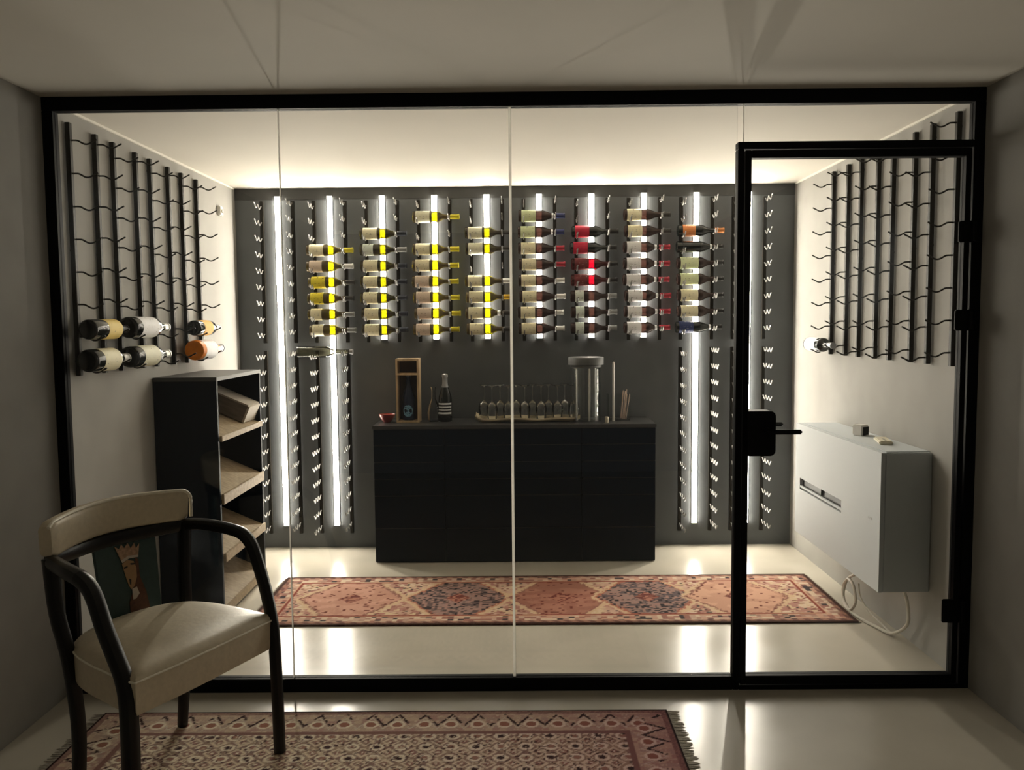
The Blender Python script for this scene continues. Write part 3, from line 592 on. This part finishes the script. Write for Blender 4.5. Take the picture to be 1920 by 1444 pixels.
def fringe(W, D, length):
    b = MB()
    for s in (-1, 1):
        n = int(D/.011)
        for k in range(n):
            y = -D/2+D*(k+.5)/n; j = random.uniform(-.008, .008); l = length*random.uniform(.7, 1); x0 = s*W/2; x1 = s*(W/2+l)
            b.add([(x0, y-.004, .0055), (x0, y+.004, .0055), (x1, y+j+.0025, .001), (x1, y+j-.0025, .001), (x0, y-.004, .002), (x0, y+.004, .002)], [[0, 1, 2, 3], [5, 4, 3, 2], [0, 3, 4], [1, 5, 2]])
    return b
M['fringe'] = mat('rug_fringe', (.38, .34, .28), .95, var=.2, scale=200)
def rug(name, label, x0, x1, y0, y1, res, fn, fr):
    W, D = x1-x0, y1-y0; t = thing(name, label, 'rug', ((x0+x1)/2, (y0+y1)/2, 0))
    obj('pile', rug_mesh('pile', W, D, res, fn), 'rug', t); f = obj('fringe', fringe(W, D, fr), 'fringe', t); f['kind'] = 'stuff'
rug('runner_rug', 'long salmon and beige patterned runner rug inside the wine room', -1.375, 1.687, 4.092, 4.888, .0075, runner_fn, .02)
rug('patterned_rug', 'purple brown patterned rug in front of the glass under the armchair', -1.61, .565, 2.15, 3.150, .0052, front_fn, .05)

# ---------------------------------------------------------------- armchair
FW = Vector((.905, -.426, 0)); RT = Vector((-.426, -.905, 0)); O = Vector((-1.255, 3.034, .010))
def ch(u, v, z): return O+FW*u+RT*v+Vector((0, 0, z-.010))
chair = thing('armchair', 'black wooden armchair with cream leather seat and curved back pad', 'armchair', tuple(ch(.2, .25, .010)))
def hobj(n, mb, m_): return rel(obj(n, mb, m_), chair)
def leg(pts, w0, w1, ref=FW):
    p = spline([ch(*q) for q in pts], 5); n = len(p); return MB().sweep(p, rrect(.046, .044, .35), ref=ref, scales=[w0+(w1-w0)*i/(n-1) for i in range(n)])
# rear legs run up as back posts, front legs carry the arms
hobj('rear_leg', leg([(-.02, -.052, .775), (-.005, -.030, .60), (.015, -.010, .45), (.010, -.004, .25), (-.002, .002, .09), (-.012, .0, .0105)], 1, .72), 'chairwood')
hobj('rear_leg', leg([(-.02, .490, .775), (.000, .490, .60), (.030, .478, .45), (.045, .468, .25), (.040, .468, .09), (.030, .470, .0105)], 1, .80), 'chairwood')
ASEC = rrect(.046, .042, .4)
def bar(pts, s0, s1):
    p = spline([ch(*q) for q in pts], 6); n = len(p); return MB().sweep(p, ASEC, ref=RT, scales=[s0+(s1-s0)*i/(n-1) for i in range(n)])
hobj('arm', bar([(-.02, -.050, .765), (.06, -.055, .772), (.16, -.052, .772), (.235, -.047, .767)], .92, .95), 'chairwood')
hobj('front_leg', bar([(.225, -.0475, .768), (.275, -.045, .757), (.318, -.041, .720), (.352, -.036, .650), (.385, -.030, .570), (.412, -.022, .490), (.428, -.017, .40), (.443, -.008, .20), (.453, .0, .0105)], .95, .84), 'chairwood')
hobj('arm', bar([(-.02, .490, .765), (.05, .508, .760), (.12, .528, .757), (.185, .540, .750)], .98, 1.05), 'chairwood')
hobj('front_leg', bar([(.178, .5395, .751), (.222, .544, .733), (.255, .547, .695), (.292, .550, .618), (.335, .553, .545), (.372, .556, .480), (.392, .560, .40), (.392, .560, .20), (.385, .560, .0105)], 1.05, 1.12), 'chairwood')
rail_pts = [(-.02, -.055, .765), (-.055, .03, .762), (-.085, .13, .760), (-.095, .225, .760), (-.085, .32, .760), (-.058, .41, .762), (-.02, .492, .765)]
hobj('back_rail', MB().sweep(spline([ch(*q) for q in rail_pts], 5), rrect(.036, .050, .4)), 'chairwood')
pad_pts = [(-.022, -.065, .836), (-.060, .03, .842), (-.090, .13, .846), (-.100, .225, .846), (-.090, .32, .843), (-.062, .41, .838), (-.018, .505, .832)]
pp = spline([ch(*q) for q in pad_pts], 6); npd = len(pp); ends = [min(1, .80+.2*min(i, npd-1-i)/2) for i in range(npd)]
pad = hobj('back_pad', MB().sweep(pp, rrect(.050, .120, .40, 5), scales=ends), 'leather')
def edge(points, r): return MB().tube(points, r, 8)
top = [p+Vector((0, 0, .0570*e)) for p, e in zip(pp, ends)]
nrm = [FW*.0185 for _ in pp]
pipe = [pp[0]+Vector((0, 0, -.044))+FW*.017-RT*.006, pp[0]+Vector((0, 0, .018))+FW*.018-RT*.006, pp[0]+Vector((0, 0, .036))+FW*.018-RT*.003]+[t_+n_ for t_, n_ in zip(top, nrm)]
pg = obj('piping', edge(spline(pipe[:3]+pipe[4:], 2), .0062), 'piping'); pg.parent = pad
# seat: straight front, rounded back, domed top
outline = [(.425, -.022), (.430, .13), (.432, .27), (.430, .41), (.422, .558), (.38, .560), (.28, .540), (.16, .515), (.06, .480), (-.01, .43), (-.05, .34), (-.062, .235), (-.05, .13), (-.02, .05), (.04, -.01), (.14, -.035), (.25, -.036), (.35, -.030)]
oc = [Vector((a, b, 0)) for a, b in outline]; cl = []
for i in range(len(oc)):
    a, b, c_, d = oc[i-1], oc[i], oc[(i+1) % len(oc)], oc[(i+2) % len(oc)]
    corner = i in (0, 4)
    for k in range(4):
        t = k/4; cl.append(.5*((2*b)+(c_-a)*t+(2*a-5*b+4*c_-d)*t*t+(3*b-a-3*c_+d)*t*t*t) if not (i in (0, 1, 2, 3, 4, 17)) else b.lerp(c_, t))
cen = Vector((.19, .255, 0)); nO = len(cl)
levels = [(.90, .378), (.985, .380), (1.0, .392), (1.0, .475), (.985, .490), (.95, .500), (.85, .508), (.65, .516), (.40, .521), (.18, .523)]
vs = []; fs = []
for s, z in levels:
    for p in cl: q = cen+(p-cen)*s; vs.append(ch(q.x, q.y, z-.004))
for j in range(len(levels)-1):
    for i in range(nO): fs.append([j*nO+i, j*nO+(i+1) % nO, (j+1)*nO+(i+1) % nO, (j+1)*nO+i])
fs.append(list(range(nO))[::-1]); fs.append([(len(levels)-1)*nO+i for i in range(nO)])
seat = hobj('seat', MB().add(vs, fs, True), 'leather')
sp = [cen+(p-cen)*1.003 for p in cl]; sp.append(sp[0])
pg = obj('piping', edge([ch(p.x, p.y, .476) for p in sp], .0035), 'piping'); pg.parent = seat
# splat with a printed crowned figure
su = -.082
spl = hobj('back_splat', MB().add([ch(su+d, v, z) for d in (0, -.014) for v, z in ((.030, .745), (.285, .745), (.250, .44), (.012, .44))], [[0, 1, 2, 3], [7, 6, 5, 4], [0, 4, 5, 1], [1, 5, 6, 2], [2, 6, 7, 3], [3, 7, 4, 0]]), 'teal')
def unproj(px, py):
    d = fw+rr*((px-960)/F_PX)-uu*((py-722)/F_PX); o = Vector((0, 0, CAM_H)); s = ((ch(su+.001, 0, 0)-o).dot(FW))/d.dot(FW); return o+d*s
def printed(name, pts, m_, lift):
    q = [unproj(*p)+FW*lift for p in pts]; n = len(q); q2 = [p-FW*.0008 for p in q]
    o = obj(name, MB().add(q+q2, [list(range(n)), list(range(n, 2*n))[::-1]]+[[i, (i+1) % n, (i+1) % n+n, i+n] for i in range(n)]), m_); o.parent = spl
printed('printed_hair', [(252, 1040), (259, 1050), (262, 1080), (274, 1108), (282, 1140), (270, 1142), (255, 1146), (245, 1150), (243, 1130), (250, 1105), (256, 1080)], 'hair', .0010)
printed('printed_face', [(228, 1058), (238, 1050), (250, 1052), (255, 1064), (256, 1082), (252, 1098), (246, 1105), (241, 1098), (236, 1084)], 'skin', .0020)
printed('printed_collar', [(247, 1104), (256, 1100), (261, 1112), (255, 1122), (249, 1124)], 'pale', .0026)
printed('printed_crown', [(213, 1025), (222, 1030), (226, 1021), (232, 1028), (238, 1018), (244, 1028), (250, 1017), (254, 1028), (260, 1018), (258, 1042), (240, 1046), (227, 1054)], 'crown', .0030)
printed('printed_band', [(226, 1051), (240, 1042), (258, 1040), (258, 1044), (241, 1047), (228, 1056)], 'pale', .0036)
for pts in ([(231, 1064), (238, 1061), (238, 1064), (232, 1067)], [(243, 1056), (252, 1055), (252, 1058), (244, 1059)], [(241, 1085), (245, 1086), (245, 1096), (243, 1096)]): printed('printed_feature', pts, 'ink', .0036)
bpy.context.view_layer.update()
